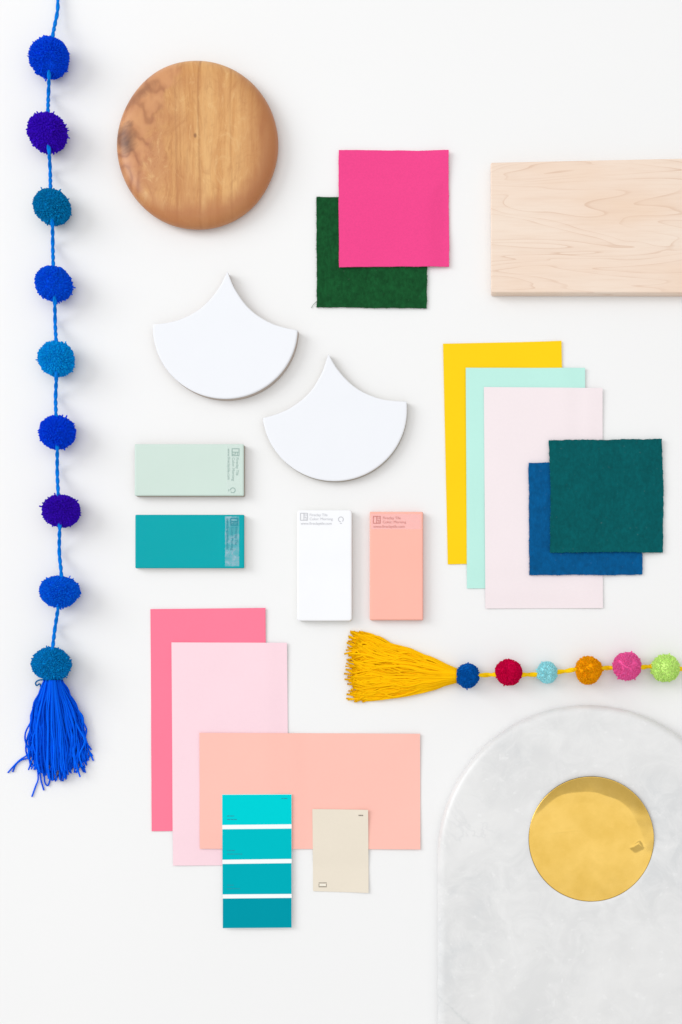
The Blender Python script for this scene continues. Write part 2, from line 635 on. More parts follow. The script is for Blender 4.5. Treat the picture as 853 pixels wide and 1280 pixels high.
on_surface(beige, [(448.6, 1018.4, 450.2, 1019.8), (450.7, 1018.4, 452.2, 1019.8), (452.7, 1018.4, 454.2, 1019.8),
                   (398.6, 1103.2, 408.6, 1104.0), (398.6, 1108.0, 408.6, 1109.0), (398.6, 1104.6, 399.2, 1107.6), (408, 1104.6, 408.6, 1107.6)],
           'print', ink_grey)
on_surface(beige, [(399.8, 1104.9, 407.4, 1107.2)], 'print', plain_mat('pale_ink', lin(246, 240, 226)))


# ------------------------------------------------------------------ ceramic tiles
def inset_ring(pts, d):
    """move a closed clockwise-or-not outline inward by d (numerical vertex normals)"""
    pts = np.asarray(pts, float)
    a = np.roll(pts, 1, 0); b = np.roll(pts, -1, 0)
    e1 = pts - a; e2 = b - pts
    e1 /= np.linalg.norm(e1, axis=1, keepdims=True) + 1e-12
    e2 /= np.linalg.norm(e2, axis=1, keepdims=True) + 1e-12
    area2 = (pts[:, 0] * b[:, 1] - b[:, 0] * pts[:, 1]).sum()
    sg = 1 if area2 > 0 else -1
    n1 = np.stack([-e1[:, 1], e1[:, 0]], 1) * sg
    n2 = np.stack([-e2[:, 1], e2[:, 0]], 1) * sg
    n = n1 + n2
    n /= np.linalg.norm(n, axis=1, keepdims=True) + 1e-12
    c = np.clip((n * n1).sum(1), 0.35, 1)
    return pts + n * (d / c)[:, None]


def loft(name, rings, mat, parent, cap_top=True, cap_bottom=False, loc=None):
    """rings: list of (n,3) arrays from bottom to top"""
    bm = bmesh.new()
    rows = [[bm.verts.new(tuple(p)) for p in r] for r in rings]
    n = len(rows[0])
    for r0, r1 in zip(rows[:-1], rows[1:]):
        for i in range(n):
            j = (i + 1) % n
            bm.faces.new((r0[i], r0[j], r1[j], r1[i]))
    if cap_top:
        bm.faces.new(rows[-1])
    if cap_bottom:
        bm.faces.new(rows[0][::-1])
    bmesh.ops.recalc_face_normals(bm, faces=bm.faces)
    for f in bm.faces:
        f.smooth = len(f.verts) == 4
    big = [f for f in bm.faces if len(f.verts) > 4]
    bmesh.ops.triangulate(bm, faces=big)
    me = bpy.data.meshes.new(name)
    bm.to_mesh(me); bm.free()
    return link(name, me, mat, parent, loc)


def tile_rings(outline, t, rad, split, fr=None):
    """outline (n,2) at the foot; returns body rings and glaze rings"""
    fr = fr or (lambda d: inset_ring(outline, d) if d else np.asarray(outline, float))
    ring = lambda d, z: np.c_[fr(d), np.full(len(outline), z)]
    body = [ring(0.0004, 0.0), ring(0.0001, 0.0006), ring(0.0001, split)]
    glz = [ring(0.0, split - 0.0001), ring(0.0, t - rad)]
    for k in range(1, 6):
        a = k / 5 * math.pi / 2
        glz.append(ring(rad * (1 - math.cos(a)), t - rad + rad * math.sin(a)))
    glz.append(ring(rad * 1.9, t + 0.00006))
    return body, glz


bisque = plain_mat('bisque_clay', (0.40, 0.36, 0.30, 1), 0.9, 0.1, 0.3, 500)
bisque_white = plain_mat('pale_bisque_clay', (0.70, 0.70, 0.66, 1), 0.9, 0.1, 0.3, 500)
bisque_tan = plain_mat('tan_bisque_clay', (0.50, 0.43, 0.38, 1), 0.9, 0.1, 0.3, 500)


def fan_outline(Rp):
    fl = np.array([(0, .775), (.055, .65), (.12, .525), (.26, .335), (.43, .19), (.64, .08), (.83, .028), (1, 0)])
    p = np.concatenate([[2 * fl[0] - fl[1]], fl, [2 * fl[-1] - fl[-2]]])
    tt = np.concatenate([[0], np.linspace(1.0, len(fl) - 1 - 1e-6, 17)])
    i = tt.astype(int); f = (tt - i)[:, None]
    p0, p1, p2, p3 = p[i], p[i + 1], p[i + 2], p[i + 3]
    q = 0.5 * (2 * p1 + (p2 - p0) * f + (2 * p0 - 5 * p1 + 4 * p2 - p3) * f ** 2 + (3 * p1 - p0 - 3 * p2 + p3) * f ** 3)
    a = -math.pi * np.arange(0, 61) / 60
    belly = np.stack([np.cos(a), 0.985 * np.sin(a)], 1)
    left = q[1:-1][::-1] * np.array([-1, 1])
    return np.concatenate([q[:-1], belly, left]) * Rp


def fan_tile(cpx, cpy, rot, t, label, side_mat, tilt=0.0, gl=(240, 242, 247)):
    c = P(cpx, cpy, t)
    th = empty('fan_tile', (c[0], c[1], 0))
    th.rotation_euler = (0, 0, R(rot))
    tag(th, label, 'tile', 'white fan shaped tiles')
    out = fan_outline(90.6 * S * (H - t) / H)
    body, glz = tile_rings(out, t, 0.0012, t * 0.84)
    loft('body', body, side_mat, th, cap_top=False, cap_bottom=True)
    loft('glaze', glz, glaze_mat('white_glaze', lin(*gl), 0.2, 0.01), th)
    return th


fan_tile(281.6, 409, -2.2, 0.0100, 'glossy white fan-shaped tile, the higher of the two, below the round wooden board', bisque_tan)
fan_tile(418.5, 512, 6.6, 0.0076, 'glossy white fan-shaped tile above the white rectangular tile, tilted to the left', bisque)

FONT_CACHE = {}


def text_mesh(body, size):
    cu = bpy.data.curves.new('lettering', 'FONT')
    cu.body = body
    cu.size = size
    cu.align_x = 'LEFT'
    ob = bpy.data.objects.new('lettering_tmp', cu)
    col.objects.link(ob)
    dg = bpy.context.evaluated_depsgraph_get()
    dg.update()
    me = bpy.data.meshes.new_from_object(ob.evaluated_get(dg))
    bpy.data.objects.remove(ob, do_unlink=True)
    return me


def label_print(parent, mat, z, rot, lx, ly, lines, ring=None, size=4.6):
    """logo square, three lines and a ring, laid out in tile-local metres; origin lx, ly is the label's top left"""
    q = S
    bm = bmesh.new()

    def bar(x0, y0, x1, y1):
        vs_ = [bm.verts.new((x * q, y * q, 0)) for x, y in ((x0, y0), (x1, y0), (x1, y1), (x0, y1))]
        bm.faces.new(vs_)
    w = 0.9
    L = 9.5
    bar(0, -L, w, 0); bar(L - w, -L, L, 0); bar(w, -w, L - w, 0); bar(w, -L, L - w, -L + w)
    bar(4.2, -L + w, 5.1, -w)                     # the F's stem and arms inside the square
    bar(5.1, -3.0, L - w, -2.2); bar(5.1, -5.6, 7.6, -4.8); bar(6.9, -8.6, 7.7, -5.6)
    if ring:
        rx, ry = ring
        for k in range(20):
            a0 = k / 20 * 2 * math.pi; a1 = (k + 0.98) / 20 * 2 * math.pi
            if 15 <= k <= 16:
                continue
            vs_ = []
            for a, r_ in ((a0, 2.6), (a1, 2.6), (a1, 3.5), (a0, 3.5)):
                vs_.append(bm.verts.new(((rx + r_ * math.cos(a)) * q, (ry + r_ * math.sin(a)) * q, 0)))
            bm.faces.new(vs_)
        bar(rx - 1.2, ry - 5.4, rx + 1.2, ry - 4.6)
    me = bpy.data.meshes.new('emblem')
    bm.to_mesh(me); bm.free()
    a = R(rot)
    o = tag(link('emblem', me, mat, parent), kind='stuff')
    o.location = (lx, ly, z)
    o.rotation_euler = (0, 0, a)
    for s, (tx, ty) in lines:
        me = text_mesh(s, size * q)
        t = link('lettering', me, mat, parent)
        t.location = (lx + (tx * math.cos(a) - ty * math.sin(a)) * q, ly + (tx * math.sin(a) + ty * math.cos(a)) * q, z)
        t.rotation_euler = (0, 0, a)


def film_mat(name, color, fac, patch=None):
    m = bpy.data.materials.new(name)
    m.use_nodes = True
    nt = m.node_tree
    nt.nodes.remove(nt.nodes['Principled BSDF'])
    out = nt.nodes['Material Output']
    tr = N(nt, 'ShaderNodeBsdfTransparent')
    df = N(nt, 'ShaderNodeBsdfPrincipled')
    df.inputs['Base Color'].default_value = color
    df.inputs['Roughness'].default_value = 0.3
    mx = N(nt, 'ShaderNodeMixShader')
    mx.inputs[0].default_value = fac
    if patch:
        n1 = noise(nt, coords(nt), 110, 3, 0.6, 0.5)
        f = ramp(nt, n1, [(0.40, (fac,) * 3), (0.66, (patch,) * 3)])
        nt.links.new(f, mx.inputs[0])
    nt.links.new(tr.outputs[0], mx.inputs[1])
    nt.links.new(df.outputs[0], mx.inputs[2])
    nt.links.new(mx.outputs[0], out.inputs['Surface'])
    return m


def rect_outline(w, h, r, n=5):
    pts = []
    for cx_, cy_, a0 in ((w / 2 - r, h / 2 - r, 0), (-w / 2 + r, h / 2 - r, 90), (-w / 2 + r, -h / 2 + r, 180), (w / 2 - r, -h / 2 + r, 270)):
        for i in range(n + 1):
            a = R(a0 + 90 * i / n)
            pts.append((cx_ + r * math.cos(a), cy_ + r * math.sin(a)))
    return np.array(pts)


def rect_tile(x0, y0, x1, y1, rot, t, label, glz_c, side_mat, film, ink, film_box, rounded=0.0012, split=0.84, rough=0.14):
    c = P((x0 + x1) / 2, (y0 + y1) / 2, t)
    th = empty('ceramic_tile', (c[0], c[1], 0))
    th.rotation_euler = (0, 0, R(rot))
    tag(th, label, 'tile', 'rectangular ceramic tiles')
    k = S * (H - t) / H
    w, h = (x1 - x0) * k, (y1 - y0) * k
    out = rect_outline(w, h, rounded)
    fr = lambda d: rect_outline(w - 2 * d, h - 2 * d, max(rounded - d, 0.00008))
    body, glz = tile_rings(out, t, 0.0012, t * split, fr)
    loft('body', body, side_mat, th, cap_top=False, cap_bottom=True)
    loft('glaze', glz, glaze_mat('glaze', lin(*glz_c), rough, 0.025), th)
    if film:
        fx0, fy0, fx1, fy1 = film_box
        bm = bmesh.new()
        mx, my = (x0 + x1) / 2, (y0 + y1) / 2
        g = [bm.verts.new(((px - mx) * k, (my - py) * k, t + 0.00012)) for px, py in ((fx0, fy1), (fx1, fy1), (fx1, fy0), (fx0, fy0))]
        bm.faces.new(g)
        me = bpy.data.meshes.new('clear_sticker')
        bm.to_mesh(me); bm.free()
        link('clear_sticker', me, film, th)
    return th, (x0 + x1) / 2, (y0 + y1) / 2, k


ink = plain_mat('label_ink', lin(150, 152, 158), 0.7)
ink_green = plain_mat('label_ink_on_mint', lin(150, 178, 170), 0.7)
ink_rose = plain_mat('label_ink_on_peach', lin(206, 132, 124), 0.7)
ink_soft = plain_mat('label_ink_on_white', lin(200, 201, 207), 0.7)
ink_deep = plain_mat('label_ink_on_teal', lin(0, 130, 148), 0.7)

T1, T2 = 0.0084, 0.0074
L3 = ['Fireclay Tile', 'Color: Morning', 'www.fireclaytile.com']


def lay(L, x1=11.2, x3=0.0):
    return [(L[0], (x1, -4.0)), (L[1], (x1, -9.0)), (L[2], (x3, -14.6))]


th, mx, my, k = rect_tile(168.3, 554.8, 304.8, 619.6, 0.0, T1, 'pale mint green rectangular tile lying above the teal one', (208, 226, 217),
                          bisque, film_mat('mint_film', (0.85, 0.9, 0.9, 1), 0.18), ink_green, (283.5, 556.5, 300.5, 618))
label_print(th, ink_green, T1 + 0.0002, -90, (299.5 - mx) * k, (my - 560.5) * k, lay(L3), ring=(52, -8.2))
th, mx, my, k = rect_tile(169.0, 643.2, 305.5, 710.2, 0.0, T2, 'saturated teal rectangular tile with a clear sticker at its right end', (0, 166, 174),
                          bisque_white, film_mat('teal_film', (0.62, 0.78, 0.92, 1), 0.12, 0.42), ink_deep, (281.6, 645.5, 299.2, 707.8), split=0.86)
label_print(th, ink_deep, T2 + 0.0002, -90, (298.0 - mx) * k, (my - 647.5) * k, lay(L3))
th, mx, my, k = rect_tile(371.5, 637.5, 440.0, 776.0, 0.0, T1, 'plain white rectangular tile with grey lettering beside the peach tile', (247, 248, 251),
                          bisque_white, None, ink_soft, None, rounded=0.0026)
label_print(th, ink_soft, T1 + 0.0002, 0, (375.5 - mx) * k, (my - 641.2) * k, lay(L3, 11.5, 0.5), ring=(50.5, -8.0))
th, mx, my, k = rect_tile(462.3, 639.5, 529.0, 775.0, 0.0, T2, 'peach pink rectangular tile beside the white tile above the yellow tassel', (255, 186, 170),
                          plain_mat('peach_clay', lin(238, 165, 150), 0.8), film_mat('peach_film', (0.95, 0.72, 0.78, 1), 0.30), ink_rose, (463.8, 642.5, 526.5, 661.5))
label_print(th, ink_rose, T2 + 0.0002, 0, (466.5 - mx) * k, (my - 645.0) * k, lay(L3, 12.0, 0.5))


# ------------------------------------------------------------------ wood
def teak_mat():
    m, nt, b = new_mat('warm_figured_wood')
    tc = coords(nt)
    # swirl round a knot near the left rim bends the otherwise straight vertical grain
    kx, ky = (163 - 247) * S, (181 - 186) * S
    sep = N(nt, 'ShaderNodeSeparateXYZ'); nt.links.new(tc, sep.inputs[0])
    dx = math_n(nt, 'SUBTRACT', sep.outputs['X'], kx)
    dy = math_n(nt, 'SUBTRACT', sep.outputs['Y'], ky)
    d = math_n(nt, 'SQRT', math_n(nt, 'ADD', math_n(nt, 'MULTIPLY', dx, dx), math_n(nt, 'MULTIPLY', math_n(nt, 'MULTIPLY', dy, dy), 0.35)))
    near = ramp(nt, math_n(nt, 'MULTIPLY', d, 14.0), [(0.10, (1, 1, 1)), (0.95, (0, 0, 0))], 'EASE')
    warp = noise(nt, coords(nt, (1, 0.3, 1)), 24, 3, 0.55)
    warp2 = noise(nt, coords(nt, (1, 1, 1), (3, 1, 0)), 45, 3, 0.6)
    gx = math_n(nt, 'ADD', sep.outputs['X'], math_n(nt, 'MULTIPLY', warp, 0.022))
    gx = math_n(nt, 'ADD', gx, math_n(nt, 'MULTIPLY', math_n(nt, 'MULTIPLY', d, near), -1.0))
    gx = math_n(nt, 'ADD', gx, math_n(nt, 'MULTIPLY', math_n(nt, 'MULTIPLY', warp2, near), 0.035))
    gy = math_n(nt, 'MULTIPLY', sep.outputs['Y'], 0.07)
    cmb = N(nt, 'ShaderNodeCombineXYZ')
    nt.links.new(gx, cmb.inputs['X']); nt.links.new(gy, cmb.inputs['Y'])
    g1 = noise(nt, cmb.outputs[0], 70, 5, 0.66)
    g2 = noise(nt, cmb.outputs[0], 420, 3, 0.6)
    base = ramp(nt, g1, [(0.22, lin(182, 116, 62)), (0.40, lin(209, 151, 90)), (0.53, lin(221, 168, 106)), (0.78, lin(231, 184, 122))])
    # thin dark growth lines
    gl = math_n(nt, 'FRACT', math_n(nt, 'MULTIPLY', g1, 7.0))
    line = ramp(nt, gl, [(0.0, (1, 1, 1)), (0.10, (0, 0, 0)), (0.93, (0, 0, 0)), (1.0, (1, 1, 1))])
    c = mix(nt, math_n(nt, 'MULTIPLY', line, math_n(nt, 'ADD', 0.16, math_n(nt, 'MULTIPLY', near, 0.4))), base, lin(150, 92, 50))
    # a few long dark growth rings running the height of the board
    wob = math_n(nt, 'MULTIPLY', noise(nt, coords(nt, (0.2, 1, 1), (5, 5, 0)), 22, 3, 0.5), 0.006)
    xx = math_n(nt, 'ADD', sep.outputs['X'], wob)
    for px, wd, st in ((224, 0.0010, 0.45), (229, 0.0007, 0.25), (252, 0.0010, 0.5), (291, 0.0009, 0.25)):
        dl = math_n(nt, 'ABSOLUTE', math_n(nt, 'SUBTRACT', xx, (px - 247) * S + 0.003))
        ln_ = ramp(nt, math_n(nt, 'DIVIDE', dl, wd * 2), [(0.0, (st,) * 3), (1.0, (0, 0, 0))], 'EASE')
        c = mix(nt, math_n(nt, 'MULTIPLY', ln_, ramp(nt, warp, [(0.3, (0.4,) * 3), (0.6, (1, 1, 1))])), c, lin(150, 92, 48))
    c = mix(nt, ramp(nt, g2, [(0.50, (0, 0, 0)), (0.75, (0.22, 0.22, 0.22))]), c, lin(165, 105, 60))
    # reddish heartwood by the knot, and the brownish blotches
    red_n = noise(nt, coords(nt, (1, 0.7, 1), (1, 5, 2)), 30, 4, 0.6, 1.0)
    redm = math_n(nt, 'MULTIPLY', near, ramp(nt, red_n, [(0.38, (0, 0, 0)), (0.58, (1, 1, 1))]))
    c = mix(nt, math_n(nt, 'MULTIPLY', redm, 0.85), c, lin(186, 120, 82))
    blot = noise(nt, coords(nt, (1, 0.45, 1), (9, 2, 0)), 26, 3, 0.5)
    c = mix(nt, ramp(nt, blot, [(0.48, (0, 0, 0)), (0.66, (0.6, 0.6, 0.6))]), c, lin(190, 126, 76))
    fig = noise(nt, coords(nt, (1, 0.55, 1), (2, 7, 0)), 62, 5, 0.7, 1.6)
    c = mix(nt, ramp(nt, fig, [(0.50, (0, 0, 0)), (0.68, (0.38, 0.38, 0.38))]), c, lin(176, 116, 66))
    c = mix(nt, ramp(nt, fig, [(0.30, (0.4, 0.4, 0.4)), (0.44, (0, 0, 0))]), c, lin(240, 200, 140))
    # the left third is swirling reddish heartwood
    hz = math_n(nt, 'ADD', math_n(nt, 'MULTIPLY', sep.outputs['X'], -14.0), math_n(nt, 'MULTIPLY', sep.outputs['Y'], 4.5))
    hm = ramp(nt, math_n(nt, 'ADD', hz, math_n(nt, 'MULTIPLY', warp2, 0.7)), [(0.86, (0, 0, 0)), (1.15, (0.8, 0.8, 0.8))])
    sw = N(nt, 'ShaderNodeTexWave', wave_type='RINGS', rings_direction='Z')
    sw.inputs['Scale'].default_value = 19; sw.inputs['Distortion'].default_value = 14; sw.inputs['Detail'].default_value = 3; sw.inputs['Detail Scale'].default_value = 1.4
    nt.links.new(coords(nt, (1, 0.7, 1), (0.085, 0.03, 0)), sw.inputs['Vector'])
    hc_ = ramp(nt, sw.outputs['Fac'], [(0.0, lin(170, 110, 74)), (0.25, lin(194, 132, 90)), (1.0, lin(209, 148, 102))])
    c = mix(nt, hm, c, hc_)
    kd = ramp(nt, math_n(nt, 'ADD', math_n(nt, 'MULTIPLY', d, 22.0), math_n(nt, 'MULTIPLY', red_n, 1.1)), [(0.48, (1, 1, 1)), (0.72, (0, 0, 0))])
    c = mix(nt, math_n(nt, 'MULTIPLY', kd, 0.9), c, lin(100, 60, 42))
    # a dark smoky streak slanting up from the left rim
    u1 = math_n(nt, 'ADD', math_n(nt, 'MULTIPLY', math_n(nt, 'SUBTRACT', sep.outputs['X'], (182 - 247) * S), 0.80), math_n(nt, 'MULTIPLY', math_n(nt, 'SUBTRACT', sep.outputs['Y'], (181 - 119) * S), 0.60))
    v1 = math_n(nt, 'ADD', math_n(nt, 'MULTIPLY', math_n(nt, 'SUBTRACT', sep.outputs['X'], (182 - 247) * S), -0.60), math_n(nt, 'MULTIPLY', math_n(nt, 'SUBTRACT', sep.outputs['Y'], (181 - 119) * S), 0.80))
    ds = math_n(nt, 'SQRT', math_n(nt, 'ADD', math_n(nt, 'MULTIPLY', math_n(nt, 'MULTIPLY', u1, u1), 0.06), math_n(nt, 'MULTIPLY', v1, v1)))
    sm = ramp(nt, math_n(nt, 'ADD', math_n(nt, 'MULTIPLY', ds, 50.0), math_n(nt, 'MULTIPLY', red_n, 1.1)), [(0.55, (1, 1, 1)), (0.85, (0, 0, 0))])
    c = mix(nt, math_n(nt, 'MULTIPLY', sm, 0.8), c, lin(150, 98, 66))
    # shade of the right-hand slope painted in, along with redder wood
    rim_wood_shade = ramp(nt, math_n(nt, 'ADD', math_n(nt, 'MULTIPLY', sep.outputs['X'], 12.0), math_n(nt, 'MULTIPLY', blot, 0.5)), [(0.66, (0, 0, 0)), (1.16, (0.75, 0.75, 0.75))])
    c = mix(nt, rim_wood_shade, c, lin(170, 105, 60))
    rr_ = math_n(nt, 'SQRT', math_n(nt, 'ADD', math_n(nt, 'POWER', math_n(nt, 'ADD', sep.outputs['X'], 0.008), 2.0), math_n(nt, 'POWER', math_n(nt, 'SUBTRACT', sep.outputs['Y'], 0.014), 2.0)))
    rim_wood_shade2 = ramp(nt, math_n(nt, 'ADD', math_n(nt, 'MULTIPLY', rr_, 10.0), math_n(nt, 'MULTIPLY', blot, 0.35)), [(0.86, (0, 0, 0)), (1.04, (0.8, 0.8, 0.8))])  # shade round the lower right rim painted in, with redder wood
    c = mix(nt, rim_wood_shade2, c, lin(182, 116, 70))
    # one small pin knot in the middle
    dx2 = math_n(nt, 'SUBTRACT', sep.outputs['X'], (247 - 247) * S)
    dy2 = math_n(nt, 'SUBTRACT', sep.outputs['Y'], (181 - 175) * S)
    d2 = math_n(nt, 'SQRT', math_n(nt, 'ADD', math_n(nt, 'MULTIPLY', dx2, dx2), math_n(nt, 'MULTIPLY', math_n(nt, 'MULTIPLY', dy2, dy2), 0.4)))
    pin = ramp(nt, math_n(nt, 'MULTIPLY', d2, 400.0), [(0.3, (0.7, 0.7, 0.7)), (0.75, (0, 0, 0))])
    c = mix(nt, pin, c, lin(120, 74, 44))
    nt.links.new(c, b.inputs['Base Color'])
    b.inputs['Roughness'].default_value = 0.38
    b.inputs['Specular IOR Level'].default_value = 0.4
    bump(nt, b, g2, 0.12, 0.0004)
    return m


def round_board():
    t = 0.019
    c = P(247, 181, t * 0.5)
    rx, ry = 100.3 * S * (H - t * 0.4) / H, 105 * S * (H - t * 0.4) / H
    n = 160
    prof = [(0.90, 0.0), (0.955, 0.0010), (0.985, 0.0035), (0.998, 0.0065), (1.0, 0.0080), (0.997, 0.0098), (0.988, 0.0116),
            (0.968, 0.0136), (0.940, 0.0153), (0.90, 0.0169), (0.85, 0.0181), (0.79, 0.0188), (0.72, 0.01905), (0.5, 0.0190), (0.3, 0.0189)]
    a = np.linspace(0, 2 * math.pi, n, endpoint=False)
    nz = Noise2(77)
    wob = 1 + 0.006 * nz(np.cos(a) * 2 + 5, np.sin(a) * 2 + 5)
    rings = [np.stack([rx * r * np.cos(a) * wob, ry * r * np.sin(a) * wob, np.full(n, z)], 1) for r, z in prof]
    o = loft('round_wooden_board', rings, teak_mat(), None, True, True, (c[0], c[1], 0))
    for p in o.data.polygons:
        p.use_smooth = True
    tag(o, 'round warm brown wooden board with figured grain beside the pom pom garland', 'board')


round_board()


def maple_mat():
    m, nt, b = new_mat('pale_maple_wood')
    v = coords(nt, (1, 1, 1))
    w = noise(nt, coords(nt, (0.35, 1.0, 1)), 60, 4, 0.6)
    # contour lines of a long stretched field give the cathedral figure
    f = N(nt, 'ShaderNodeTexNoise')
    vm = coords(nt, (0.15, 1.0, 1), (0.03, 0.4, 0))
    f.inputs['Scale'].default_value = 26
    f.inputs['Detail'].default_value = 2.2
    f.inputs['Roughness'].default_value = 0.42
    f.inputs['Distortion'].default_value = 0.9
    nt.links.new(vm, f.inputs['Vector'])
    k = math_n(nt, 'FRACT', math_n(nt, 'MULTIPLY', f.outputs['Fac'], 14.0))
    line = ramp(nt, k, [(0.0, (0.5, 0.5, 0.5)), (0.03, (1, 1, 1)), (0.14, (0.18, 0.18, 0.18)), (0.6, (0, 0, 0)), (1.0, (0, 0, 0))])
    fade = ramp(nt, noise(nt, coords(nt, (0.6, 1, 1), (4, 4, 0)), 34, 2), [(0.36, (0.12, 0.12, 0.12)), (0.62, (1, 1, 1))])
    base = ramp(nt, noise(nt, coords(nt, (0.3, 1, 1), (2, 0, 0)), 18, 3), [(0.35, lin(242, 224, 208)), (0.55, lin(241, 219, 201)), (0.75, lin(238, 210, 186))])
    c = mix(nt, math_n(nt, 'MULTIPLY', math_n(nt, 'MULTIPLY', line, fade), 0.50), base, lin(206, 166, 138))
    fib = noise(nt, coords(nt, (0.05, 1, 1)), 700, 3, 0.6)
    c = mix(nt, ramp(nt, fib, [(0.45, (0, 0, 0)), (0.8, (0.25, 0.25, 0.25))]), c, lin(222, 190, 165))
    nt.links.new(c, b.inputs['Base Color'])
    b.inputs['Roughness'].default_value = 0.55
    b.inputs['Specular IOR Level'].default_value = 0.25
    bump(nt, b, fib, 0.1, 0.0003)
    return m


def maple_board():
    t = 0.012
    pts = [(613.6, 203), (1010, 194.5), (1010, 366), (614.2, 365.5)]
    Q = np.array([P(a, b, t) for a, b in pts])
    c = Q.mean(0)
    # finely resampled outline so the edges can be eased
    out = []
    for i in range(4):
        a, b = Q[i] - c, Q[(i + 1) % 4] - c
        d = (b - a) / np.linalg.norm(b - a)
        out += [a + d * 0.0011, a + d * 0.003, b - d * 0.003, b - d * 0.0011]
    out = np.array(out)
    ring = lambda d_, z: np.c_[inset_ring(out, d_), np.full(len(out), z)]
    rad = 0.0011
    rings = [ring(0.0006, 0), ring(0, 0.0007), ring(0, t - rad)]
    for k in range(1, 5):
        a = k / 4 * math.pi / 2
        rings.append(ring(rad * (1 - math.cos(a)), t - rad + rad * math.sin(a)))
    o = loft('wooden_plank', rings, maple_mat(), None, True, True, (c[0], c[1], 0))
    tag(o, 'pale maple wooden plank with wavy grain running out of the right edge of the picture', 'board')


maple_board()


# ------------------------------------------------------------------ marble board with the gold disc
MB_T = 0.0170
RECESS = 0.0030
HOLE = (739.3, 1048.8, 78.3)


def marble_mat():
    m, nt, b = new_mat('white_grey_marble')
    v = coords(nt)
    big = noise(nt, v, 7, 4, 0.6, 0.6)
    mid = noise(nt, coords(nt, (1, 1, 1), (3, 2, 1)), 36, 6, 0.7, 0.7)
    base = ramp(nt, big, [(0.30, (0.58, 0.60, 0.615, 1)), (0.46, (0.665, 0.667, 0.668, 1)), (0.70, (0.75, 0.748, 0.745, 1))])
    c = mix(nt, ramp(nt, mid, [(0.42, (0, 0, 0)), (0.66, (0.8, 0.8, 0.8))]), base, (0.76, 0.76, 0.758, 1))
    vein_n = noise(nt, coords(nt, (1, 1, 1), (1, 7, 1)), 11, 5, 0.62, 0.8)
    vd = math_n(nt, 'ABSOLUTE', math_n(nt, 'SUBTRACT', vein_n, 0.5))
    vein = ramp(nt, vd, [(0.0, (1, 1, 1)), (0.022, (0, 0, 0))])
    vmask = ramp(nt, noise(nt, coords(nt, (1, 1, 1), (8, 8, 1)), 9, 2), [(0.48, (0, 0, 0)), (0.64, (1, 1, 1))])
    c = mix(nt, math_n(nt, 'MULTIPLY', math_n(nt, 'MULTIPLY', vein, vmask), 0.35), c, (0.55, 0.56, 0.57, 1))
    sep = N(nt, 'ShaderNodeSeparateXYZ'); nt.links.new(v, sep.inputs[0])
    vx = math_n(nt, 'SUBTRACT', sep.outputs['X'], (560 - 735) * S); vy = math_n(nt, 'SUBTRACT', sep.outputs['Y'], (1069.5 - 1250) * S)
    wv = math_n(nt, 'MULTIPLY', math_n(nt, 'SUBTRACT', noise(nt, coords(nt, (1, 1, 1), (4, 4, 4)), 45, 4, 0.65), 0.5), 0.016)
    dv = math_n(nt, 'ABSOLUTE', math_n(nt, 'ADD', math_n(nt, 'ADD', math_n(nt, 'MULTIPLY', vx, 0.66), math_n(nt, 'MULTIPLY', vy, 0.75)), wv))
    c = mix(nt, math_n(nt, 'MULTIPLY', ramp(nt, math_n(nt, 'MULTIPLY', dv, 400.0), [(0.0, (0.55, 0.55, 0.55)), (0.35, (0.25, 0.25, 0.25)), (1.0, (0, 0, 0))]), ramp(nt, mid, [(0.38, (1, 1, 1)), (0.60, (0.1, 0.1, 0.1))])), c, (0.50, 0.53, 0.53, 1))
    sp = ramp(nt, noise(nt, v, 150, 2, 0.5), [(0.66, (0, 0, 0)), (0.74, (0.35, 0.35, 0.35))])
    c = mix(nt, sp, c, (0.83, 0.83, 0.83, 1))
    nt.links.new(c, b.inputs['Base Color'])
    b.inputs['Roughness'].default_value = 0.34
    b.inputs['Specular IOR Level'].default_value = 0.6
    return m


